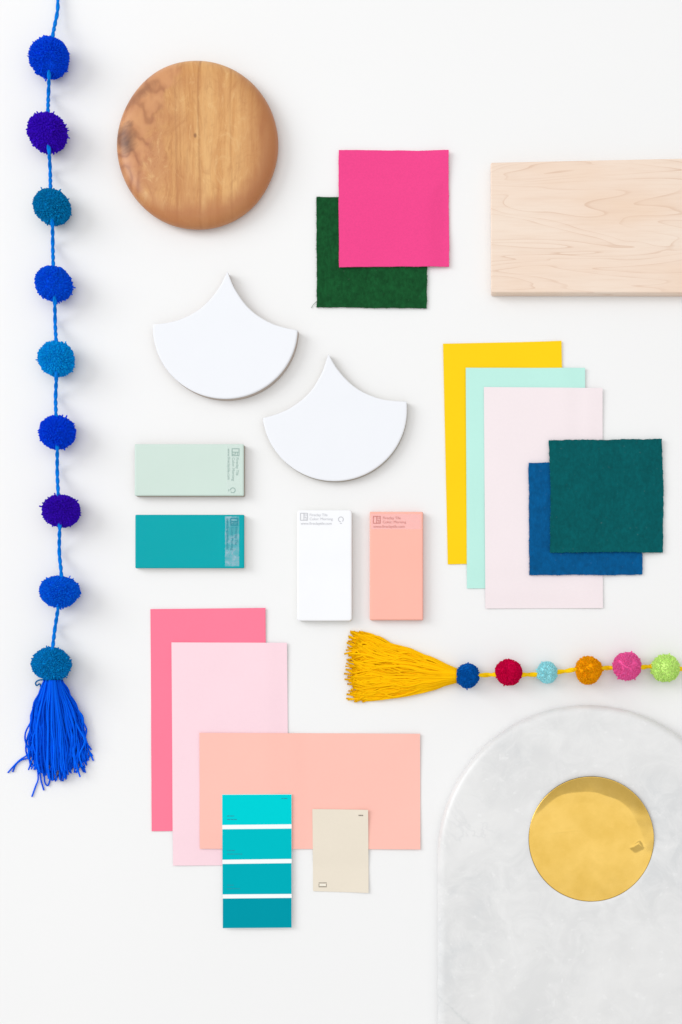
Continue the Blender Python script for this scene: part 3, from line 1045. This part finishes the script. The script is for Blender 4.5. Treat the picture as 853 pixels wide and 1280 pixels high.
def marble_board():
    ac = np.array(P(735, 1069.5, MB_T * 0.6))
    hc = np.array(P(HOLE[0], HOLE[1], MB_T))
    rad0 = 188.0 * S * (H - MB_T * 0.6) / H
    bot = P(735, 1560, MB_T)[1]
    n = 220
    ang = np.linspace(0, 2 * math.pi, n, endpoint=False) + 1e-4

    def outer(d):
        r = rad0 - d
        pts = []
        for a in ang:
            dx, dy = math.cos(a), math.sin(a)
            # ray from the hole's centre to the arch outline
            ox, oy = hc - ac
            bq = ox * dx + oy * dy
            cq = ox * ox + oy * oy - r * r
            tt = -bq + math.sqrt(bq * bq - cq)
            y = hc[1] + tt * dy
            if y < ac[1]:
                tx = ((r if dx > 0 else -r) - ox) / dx if abs(dx) > 1e-9 else 1e9
                ty = (bot + d - hc[1]) / dy if dy < -1e-9 else 1e9
                tt = min(tx, ty)
            pts.append((hc[0] + tt * dx, hc[1] + tt * dy))
        return np.array(pts)
    hr = HOLE[2] * S * (H - MB_T) / H

    def holer(r):
        return np.stack([hc[0] + r * np.cos(ang), hc[1] + r * np.sin(ang)], 1)
    rings = []
    z3 = lambda p, z: np.c_[p - ac, np.full(len(p), z)]
    rings.append(z3(outer(0.002), 0.0))
    rings.append(z3(outer(0.0004), 0.0012))
    rings.append(z3(outer(0.0), 0.004))
    RO = 0.0075
    zr = MB_T - RO
    rings.append(z3(outer(0.0), zr))
    for k in range(1, 9):
        a = k / 8 * math.pi / 2
        rings.append(z3(outer(RO * (1 - math.cos(a))), zr + RO * math.sin(a)))
    rings.append(z3(outer(RO * 1.35), MB_T + 0.00004))
    rings.append(z3(holer(hr + 0.004), MB_T + 0.00002))
    rings.append(z3(holer(hr + 0.0003), MB_T))
    rings.append(z3(holer(hr + 0.00005), MB_T - 0.0001))
    rings.append(z3(holer(hr), MB_T - 0.0006))
    rings.append(z3(holer(hr), MB_T - RECESS))
    o = loft('marble_board', rings, marble_mat(), None, True, True, (ac[0], ac[1], 0))
    tag(o, 'pale grey and white marble board with an arched top and a round hole', 'board')
    return hc, hr


hc, hr = marble_board()


def gold_mat():
    m, nt, b = new_mat('gold_foil')
    v = coords(nt)
    n1 = ramp(nt, noise(nt, v, 30, 4, 0.6), [(0.3, (0, 0, 0)), (0.7, (1, 1, 1))])
    c = mix(nt, n1, (0.66, 0.425, 0.09, 1), (0.77, 0.52, 0.14, 1))
    nt.links.new(c, b.inputs['Base Color'])
    b.inputs['Metallic'].default_value = 1.0
    b.inputs['Roughness'].default_value = 0.23
    bump(nt, b, noise(nt, v, 26, 3, 0.5), 0.25, 0.0008)
    return m


def gold_disc():
    rr = hr - 0.00012
    nr, na = 90, 260
    r = np.linspace(0, 1, nr)[1:] * rr
    a = np.linspace(0, 2 * math.pi, na, endpoint=False)
    RR, AA = np.meshgrid(r, a, indexing='ij')
    X = RR * np.cos(AA); Y = RR * np.sin(AA)

    nz = Noise2(91)

    def height(X, Y):
        # the upper right rim of the foil curls up beyond a crease
        jag = 0.0013 * nz(X * 70 + 4, Y * 70 + 11) + 0.0003 * nz(X * 170, Y * 170)
        d = np.hypot(X + 8.5 * S, Y + 17 * S) - (rr - 0.001) + jag
        d = np.maximum(d, 0)
        z = 0.10 * d + 5.0 * d * d
        # second fainter crease inside it
        d2 = np.hypot(X + 9 * S, Y + 30 * S) - (rr - 0.002) + jag * 1.5
        z = z + 0.025 * np.maximum(d2, 0)
        # small dents on the right and at the foot
        for px, py, w, h, rot, sl in ((796, 1059, 9, 6.5, 25, 0.165), (785, 1122, 6, 4, -20, 0.17)):
            x0, y0 = (px - HOLE[0]) * S, (HOLE[1] - py) * S
            ca, sa = math.cos(R(rot)), math.sin(R(rot))
            u = ((X - x0) * ca + (Y - y0) * sa) / (w * S); v_ = (-(X - x0) * sa + (Y - y0) * ca) / (h * S)
            q = np.clip((1 - np.maximum(np.abs(u + 0.25 * v_), np.abs(v_ - 0.2 * u)) + 0.12 * nz(X * 200, Y * 200) ) * 1.7, 0, 1) * (np.hypot(u, v_) < 2)
            q = q * q * (3 - 2 * q)
            z = z + q * sl * ((Y - y0) + h * S)
        yl = (HOLE[1] - 1039) * S + 0.10 * (X + 0.02)
        z = z + 0.00006 * np.exp(-((Y - yl) / 0.0006) ** 2) * np.exp(-((X + 0.026) / 0.014) ** 2)
        z = z + 0.00016 * nz(X * 35, Y * 35 + 3) + 0.00004 * nz(X * 95, Y * 95 + 3)
        return z
    Z = height(X, Y)
    zc = float(height(np.array(0.0), np.array(0.0)))
    V = np.concatenate([[[0, 0, zc]], np.stack([X, Y, Z], -1).reshape(-1, 3)])
    # under side and rim
    idx = 1 + np.arange((nr - 1) * na).reshape(nr - 1, na)
    q = np.stack([idx[:-1], idx[1:], np.roll(idx[1:], -1, 1), np.roll(idx[:-1], -1, 1)], -1).reshape(-1, 4)
    t = np.stack([np.zeros(na, int), idx[0], np.roll(idx[0], -1)], -1)
    nb = len(V)
    V2 = V.copy(); V2[:, 2] -= 0.0003
    q2 = q[:, ::-1] + nb; t2 = t[:, ::-1] + nb
    e = idx[-1]
    side = np.stack([e, e + nb, np.roll(e, -1) + nb, np.roll(e, -1)], -1)
    me = mesh_np('gold_disc', np.concatenate([V, V2]), np.concatenate([q, q2, side]), np.concatenate([t, t2]))
    o = link('gold_disc', me, gold_mat(), None, (hc[0], hc[1], MB_T - 0.0004))
    tag(o, 'shiny gold foil disc lying in the round hole of the marble board', 'disc')


gold_disc()


# ------------------------------------------------------------------ pom poms, cords and tassels
def pom_mesh(rx, ry, rz, count, yr, seed, tufts, ell_rot=0.0, spread=0.20, heart=0.91):
    g = np.random.default_rng(seed)
    i = np.arange(tufts) + 0.5
    ph = np.arccos(1 - 2 * i / tufts); th = math.pi * (1 + 5 ** 0.5) * i
    C = np.stack([np.cos(th) * np.sin(ph), np.sin(th) * np.sin(ph), np.cos(ph)], 1)
    C += g.normal(0, 0.10, C.shape)
    per = count // tufts
    D = np.repeat(C, per, 0)
    D = D + g.normal(0, spread, D.shape)
    D /= np.linalg.norm(D, axis=1, keepdims=True)
    n = len(D)
    tl = np.repeat(g.normal(0, 0.024, tufts), per) + g.normal(0, 0.014, n)
    ln = 1.0 + tl
    for _ in range(9):
        q = g.normal(0, 1, 3); q /= np.linalg.norm(q)
        tl = tl + g.uniform(-0.07, 0.055) * np.exp(-((1 - D @ q) / 0.22))
    ln = 1.0 + tl
    wild = g.random(n) < 0.010
    ln = np.where(wild, ln + g.uniform(0.05, 0.16, n), ln)
    side = g.normal(0, 0.06, D.shape)
    fr = np.array([0.80, 0.88, 0.965, 1.0])
    paths = D[:, None, :] * (fr[None, :, None] * ln[:, None, None]) + side[:, None, :] * (fr[None, :, None] - 0.80) * 1.6
    ca, sa = math.cos(ell_rot), math.sin(ell_rot)
    x = paths[..., 0] * rx; y = paths[..., 1] * ry; z = paths[..., 2] * rz
    paths = np.stack([x * ca - y * sa, x * sa + y * ca, z], -1)
    rr = yr * np.array([0.9, 1.0, 1.0, 0.72])[None, :] * g.uniform(0.8, 1.2, (n, 1))
    V, q, t = tube_arrays(paths, rr, 4)
    tone = np.repeat(g.uniform(0.25, 0.75, tufts), per) + g.uniform(-0.25, 0.25, n)
    yv = np.repeat(tone, 16)
    # dense heart
    us, vs_ = 20, 12
    a = np.linspace(0, 2 * math.pi, us, endpoint=False); b = np.linspace(0.02, math.pi - 0.02, vs_)
    A, B = np.meshgrid(a, b)
    hx, hy, hz = heart * rx * np.cos(A) * np.sin(B), heart * ry * np.sin(A) * np.sin(B), heart * rz * np.cos(B)
    hv = np.stack([hx * ca - hy * sa, hx * sa + hy * ca, hz], -1).reshape(-1, 3)
    idx = np.arange(us * vs_).reshape(vs_, us)
    hq = np.stack([idx[:-1], idx[1:], np.roll(idx[1:], -1, 1), np.roll(idx[:-1], -1, 1)], -1).reshape(-1, 4) + len(V)
    V = np.concatenate([V, hv])
    me = mesh_np('pom_pom', V, np.concatenate([q, hq]), t)
    yarn_attr(me, np.concatenate([yv, np.full(us * vs_, 0.45)]))
    # nothing may sink into the table
    return me


def add_pom(parent, px, py, rxp, ryp, c, label, seed, count, yr, tufts, ell=0.0, origin=(0, 0), sheen=0.35):
    rx, ry = rxp * S * 0.97, ryp * S * 0.97
    rz = 0.5 * (rx + ry) * 0.92
    zc = rz * 0.98
    X, Y = P(px, py, zc)
    me = pom_mesh(rx, ry, rz, count, yr, seed, tufts, ell, heart=0.945 if sheen > 0.5 else 0.89)
    co = np.empty(len(me.vertices) * 3, np.float32)
    me.vertices.foreach_get('co', co)
    co[2::3] = np.maximum(co[2::3], -zc + 0.0003)
    me.vertices.foreach_set('co', co)
    o = link('pom_pom', me, yarn_mat('pom_yarn', c, 0.10 if sheen > 0.5 else 0.22, sheen=sheen), parent, (X - origin[0], Y - origin[1], zc))
    o['label'] = label
    return zc


def smooth_path(pts, n):
    """Catmull-Rom through points -> n samples"""
    p = np.asarray(pts, float)
    p = np.concatenate([[2 * p[0] - p[1]], p, [2 * p[-1] - p[-2]]])
    t = np.linspace(0, len(p) - 3 - 1e-6, n)
    i = t.astype(int); f = (t - i)[:, None]
    p0, p1, p2, p3 = p[i], p[i + 1], p[i + 2], p[i + 3]
    return 0.5 * (2 * p1 + (p2 - p0) * f + (2 * p0 - 5 * p1 + 4 * p2 - p3) * f ** 2 + (3 * p1 - p0 - 3 * p2 + p3) * f ** 3)


def cord_mesh(pts, rad, pitch, n, origin):
    """two plies of yarn twisted round each other"""
    path = smooth_path([(*(np.array(P(a, b, z)) - np.array(origin)), z) for a, b, z in pts], n)
    tan = np.gradient(path, axis=0); tan /= np.linalg.norm(tan, axis=1, keepdims=True)
    L = np.concatenate([[0], np.cumsum(np.linalg.norm(np.diff(path, axis=0), axis=1))])
    a = np.cross(tan, np.array([0, 0, 1.0])); a /= np.linalg.norm(a, axis=1, keepdims=True)
    b = np.cross(tan, a)
    plies = []
    for k in range(2):
        w = 2 * math.pi * L / pitch + k * math.pi
        plies.append(path + (a * np.cos(w)[:, None] + b * np.sin(w)[:, None]) * rad * 0.34)
    V, q, t = tube_arrays(plies, np.full((2, n), rad * 0.74), 7)
    me = mesh_np('cord', V, q, t)
    yarn_attr(me, np.repeat([0.62, 0.38], n * 7))
    return me


# --- the blue garland on the left
org = P(68, 480, 0)
gar = empty('pom_pom_garland', (org[0], org[1], 0))
tag(gar, 'garland of nine blue, purple and teal pom poms ending in a royal blue tassel', 'garland', 'pom pom garlands')
blues = [(62, 72.5, 23.6, 25, (0, 72, 225), 'royal blue pom pom at the top of the string', -0.6),
         (60, 166, 24, 24, (58, 12, 180), 'indigo purple pom pom near the top', 0),
         (65, 258, 23, 21.5, (0, 118, 172), 'teal blue pom pom', -0.3),
         (67, 355, 23, 21.5, (0, 82, 240), 'bright royal blue pom pom in the upper half', -0.3),
         (70.5, 449, 22.3, 21.5, (0, 142, 224), 'light cerulean blue pom pom', 0),
         (71.5, 540, 22.3, 20.5, (0, 66, 222), 'dark royal blue pom pom', 0),
         (76.5, 639, 23.3, 20, (56, 12, 172), 'indigo purple pom pom in the lower half', 0),
         (75, 740, 24.6, 20.3, (0, 94, 240), 'bright blue pom pom low on the string', 0),
         (64, 831, 24, 22, (0, 120, 182), 'teal blue pom pom that tops the tassel', 0)]
for i, (px, py, a, b, c, lb, er) in enumerate(blues):
    add_pom(gar, px, py, a, b, lin(*c, k=1.45), lb, 100 + i, 3400, 0.00068, 240, er, org)
zc = 0.016
lo = 0.0042
cp = [(73, -40, 0.004), (72.5, -10, 0.005), (72.3, 12, 0.006), (69, 30, 0.010), (66, 46, 0.021), (62, 72, 0.019), (61.5, 96, 0.020), (60.8, 118, lo), (60.2, 142, 0.020), (60, 166, 0.019),
      (61.6, 190, 0.021), (63, 214, lo), (63.6, 238, 0.020), (65, 258, 0.018), (65.8, 280, 0.019), (66.2, 306, lo), (67, 335, 0.020), (67.5, 355, 0.018),
      (68.6, 377, 0.019), (69.2, 403, lo), (70.5, 429, 0.020), (70.5, 449, 0.018), (70.6, 470, 0.020), (69.8, 495, lo), (70.4, 521, 0.019), (71.5, 540, 0.017),
      (71.8, 560, 0.019), (71.8, 588, lo), (73.4, 621, 0.019), (76, 639, 0.017), (74.8, 659, 0.019), (74.4, 690, lo), (77, 720, 0.019), (75, 740, 0.017),
      (72.6, 761, 0.018), (69, 785, lo), (66, 811, 0.020), (64, 831, 0.016), (65, 852, 0.010)]
me = cord_mesh(cp, 0.00170, 0.019, 900, org)
link('cord', me, yarn_mat('blue_cord_yarn', lin(0, 112, 204, k=1.25), 0.16), gar)


def strand_paths(defs, k, g, wav, origin):
    out = []
    for pts in defs:
        p = smooth_path([(*(np.array(P(a, b, z)) - np.array(origin)), z) for a, b, z in pts], k)
        p[:, 2] = np.maximum(p[:, 2], 0.0008)
        out.append(p)
    return np.array(out)


def blue_tassel():
    g = np.random.default_rng(501)
    defs = []
    n = 280
    ts = [0, 0.14, 0.32, 0.52, 0.70, 0.86, 1.0]
    ws = [10, 17, 27, 32, 35.5, 37, 36]
    for i in range(n):
        u = np.clip(g.normal(0, 0.55), -1, 1) if g.random() < 0.5 else g.uniform(-1, 1)
        h = g.uniform(-1, 1)
        Lf = g.uniform(0.82, 1.06) * (1 - 0.13 * abs(u) ** 2)
        pts = []
        for t, w in zip(ts, ws):
            tt = t * Lf
            y = 850 + 120 * tt
            cxl = 66.5 + 6.0 * t
            x = cxl + u * w * (0.92 + 0.08 * g.normal()) + g.normal(0, 1.4) * t
            thick = (0.0115 - 0.0062 * t) * math.sqrt(max(0.05, 1 - u * u * 0.85))
            z = 0.0015 + thick * (1 + h * 0.95) * 0.75 + 0.004 * (1 - t) ** 3
            pts.append((x, y, z))
        if g.random() < 0.35:                      # curled end
            x, y, z = pts[-1]
            pts[-1] = (x + g.normal(0, 5), y + g.normal(-2, 3), max(0.001, z - 0.001))
        defs.append(pts)
    k = 22
    pa = strand_paths(defs, k, g, 0, org)
    rr = np.full((n, k), 0.00070) * g.uniform(0.85, 1.15, (n, 1))
    V, q, t = tube_arrays(pa, rr, 6)
    me = mesh_np('tassel', V, q, t)
    yarn_attr(me, np.repeat(g.uniform(0, 1, n), k * 6))
    mat = yarn_mat('royal_blue_yarn', lin(0, 84, 232, k=1.35), 0.3)
    bun = link('tassel', me, mat, gar)
    tag(bun, kind='stuff')
    loose = [[(60, 858, .009), (45, 895, .006), (36, 925, .003), (38, 940, .002), (25, 950, .0015), (17, 958, .0012), (10, 966, .001)],
             [(62, 858, .009), (50, 900, .006), (42, 932, .003), (38, 946, .0022), (27, 950, .0018), (20, 956, .0014), (16, 965, .001)],
             [(61, 858, .010), (44, 898, .006), (35, 920, .003), (34, 932, .002), (40, 945, .0015), (44, 952, .001)],
             [(66, 858, .009), (52, 905, .006), (46, 945, .003), (48, 972, .002), (45, 982, .0012), (40, 996, .001)],
             [(66, 858, .009), (56, 905, .006), (50, 950, .003), (51, 972, .002), (55, 988, .001)],
             [(70, 858, .010), (64, 905, .007), (57, 955, .003), (56, 976, .002), (60, 982, .0015), (63, 974, .001)],
             [(76, 858, .010), (98, 888, .006), (104, 905, .004), (107, 925, .003), (112, 940, .002), (117, 951, .001)],
             [(76, 858, .010), (95, 885, .006), (104, 897, .004), (104, 920, .003), (110, 936, .002), (116, 945, .001)],
             [(74, 858, .010), (88, 905, .006), (90, 938, .003), (96, 952, .0015), (104, 958, .001), (107, 966, .001)],
             [(73, 858, .010), (84, 905, .006), (88, 945, .003), (98, 953, .0015), (105, 962, .001)],
             [(72, 858, .010), (82, 905, .006), (86, 940, .003), (88, 966, .001)],
             [(72, 858, .010), (80, 905, .006), (80, 945, .003), (83, 974, .001)],
             [(68, 858, .010), (74, 905, .007), (80, 945, .003), (74, 968, .002), (66, 975, .0012), (62, 968, .001)],
             [(60, 850, .008), (50, 850, .006), (45, 853, .004), (46, 857, .004), (50, 855, .004), (52, 862, .003)]]
    pal = strand_paths(loose, 26, g, 0, org)
    for i, p in enumerate(pal):
        V, q, t = tube_arrays([p], np.full((1, 26), 0.00072), 6)
        me = mesh_np('strand', V, q, t)
        yarn_attr(me, np.full(26 * 6, float(g.uniform(0.1, 0.7))))
        link('strand', me, mat if i < 13 else yarn_mat('teal_loop_yarn', lin(0, 110, 165)), bun)


blue_tassel()

# --- the bright garland on the right
org2 = P(700, 840, 0)
gar2 = empty('pom_pom_garland', (org2[0], org2[1], 0))
tag(gar2, 'multicoloured garland with a golden yellow tassel running out above the marble board', 'garland', 'pom pom garlands')
brights = [(585, 844.5, 14.8, 15.6, (0, 82, 160), 'deep blue pom pom next to the tassel', 1.30),
           (636, 840.5, 17.2, 16.3, (188, 0, 62), 'crimson pom pom', 1.35),
           (684, 841, 13.2, 14.2, (160, 228, 238), 'pale aqua pom pom', 1.15),
           (736, 838, 17, 18.2, (255, 150, 4), 'orange pom pom', 1.35),
           (784, 833, 18, 17.6, (240, 92, 156), 'candy pink pom pom', 1.35),
           (832, 835.5, 17.8, 17.6, (202, 255, 132), 'lime green pom pom at the picture edge', 1.15),
           (882, 836, 17, 17, (60, 90, 200), 'blue pom pom beyond the picture edge', 1.3)]
for i, (px, py, a, b, c, lb, kk) in enumerate(brights[:6]):
    add_pom(gar2, px, py, a, b, lin(*c, k=kk), lb, 200 + i, 2200, 0.00066, 110, 0.0, org2, 0.8)
zl = 0.0075
cp = [(560, 844, 0.009), (585, 844, 0.0125), (602, 844, 0.011), (612, 843.5, zl), (621, 843, 0.012), (636, 841, 0.0125), (652, 843.3, 0.011), (662, 843.3, zl), (673, 843, 0.010), (684, 841, 0.0105),
      (697, 840, 0.010), (708, 838.8, zl), (720, 836.8, 0.012), (736, 836, 0.0125), (753, 835.2, 0.012), (762, 834.8, zl), (771, 834.2, 0.012), (784, 833, 0.0125),
      (801, 834, 0.012), (810, 833.4, zl), (819, 832.4, 0.013), (832, 834, 0.0125), (849, 836, 0.012), (862, 837, zl), (880, 838, 0.006), (910, 838, 0.005), (945, 838, 0.004)]
me = cord_mesh(cp, 0.0021, 0.024, 420, org2)
link('cord', me, yarn_mat('yellow_cord_yarn', lin(255, 192, 14, k=1.2), 0.08), gar2)


def yellow_tassel():
    g = np.random.default_rng(601)
    defs = []
    n = 360
    ts = [0, 0.12, 0.30, 0.50, 0.68, 0.84, 1.0]
    top = [837, 831, 821, 811, 806.5, 797, 791]
    bot = [852, 856, 863, 868, 870.5, 872.5, 874.5]
    for i in range(n):
        v = g.uniform(0, 1)
        h = g.uniform(-1, 1)
        Lf = g.uniform(0.88, 1.0) + 0.07 * g.random() ** 3 - 0.035 * (2 * v - 1) ** 2 * (1 if v > 0.5 else 0.3)
        ph = g.uniform(0, 6.28)
        pts = []
        vv = v
        for t, a, b in zip(ts, top, bot):
            x = 573 - 135 * t * Lf
            y = a + (b - a) * np.clip(vv + 0.05 * g.normal() * min(t * 2, 1), -0.02, 1.02) + 1.3 * math.sin(ph + 7 * t) * t
            c = 4 * v * (1 - v)
            thick = (0.0080 - 0.0048 * t) * math.sqrt(max(0.08, c))
            z = 0.0015 + thick * (1 + h * 0.95) * 0.72
            pts.append((x, y, z))
        defs.append(pts)
    k = 22
    pa = strand_paths(defs, k, g, 0, org2)
    rr = np.full((n, k), 0.00088) * g.uniform(0.7, 1.15, (n, 1))
    V, q, t = tube_arrays(pa, rr, 6)
    # the packed heart of the tassel, so that no gap between the strands goes through to the table
    cs, cn = 14, 10
    core = []
    for t_ in np.linspace(0, 0.86, cs):
        a_ = np.interp(t_, ts, top) + 2.0; b_ = np.interp(t_, ts, bot) - 2.0
        for j in range(cn):
            v_ = j / (cn - 1)
            z_ = 0.0012 + (0.0080 - 0.0048 * t_) * math.sqrt(max(0.0, 4 * v_ * (1 - v_))) * 1.05
            X_, Y_ = P(573 - 135 * t_, a_ + (b_ - a_) * v_, z_)
            core.append((X_ - org2[0], Y_ - org2[1], z_))
    ci = np.arange(cs * cn).reshape(cs, cn) + len(V)
    cq = np.stack([ci[:-1, :-1], ci[1:, :-1], ci[1:, 1:], ci[:-1, 1:]], -1).reshape(-1, 4)
    V = np.concatenate([V, core]); q = np.concatenate([q, cq])
    me = mesh_np('tassel', V, q, t)
    yarn_attr(me, np.concatenate([np.repeat(g.uniform(0, 1, n), k * 6), np.full(cs * cn, 0.6)]))
    mat = yarn_mat('golden_yarn', lin(255, 172, 4, k=1.3), 0.10, sheen=0.8)
    bun = link('tassel', me, mat, gar2)
    tag(bun, kind='stuff')
    loose = [[(560, 850, .006), (530, 864, .004), (490, 870, .003), (455, 874, .0015), (433, 873, .001)],
             [(560, 850, .006), (530, 865, .004), (490, 871, .003), (470, 875, .0015), (456, 876, .001)],
             [(560, 838, .006), (520, 818, .004), (480, 803, .003), (452, 792, .0015), (438, 789, .001)],
             [(560, 838, .006), (520, 821, .004), (480, 810, .003), (450, 800, .0015), (436, 797, .001)],
             [(560, 842, .008), (510, 838, .006), (470, 832, .004), (442, 832, .002), (433, 829, .001)],
             [(560, 844, .008), (510, 846, .006), (465, 850, .004), (440, 850, .002), (431, 849, .001)],
             [(560, 840, .008), (510, 826, .006), (470, 815, .004), (444, 806, .002), (434, 804, .001)]]
    pal = strand_paths(loose, 24, g, 0, org2)
    for p in pal:
        V, q, t = tube_arrays([p], np.full((1, 24), 0.00078), 6)
        me = mesh_np('strand', V, q, t)
        yarn_attr(me, np.full(24 * 6, float(g.uniform(0.2, 0.9))))
        link('strand', me, mat, bun)


yellow_tassel()
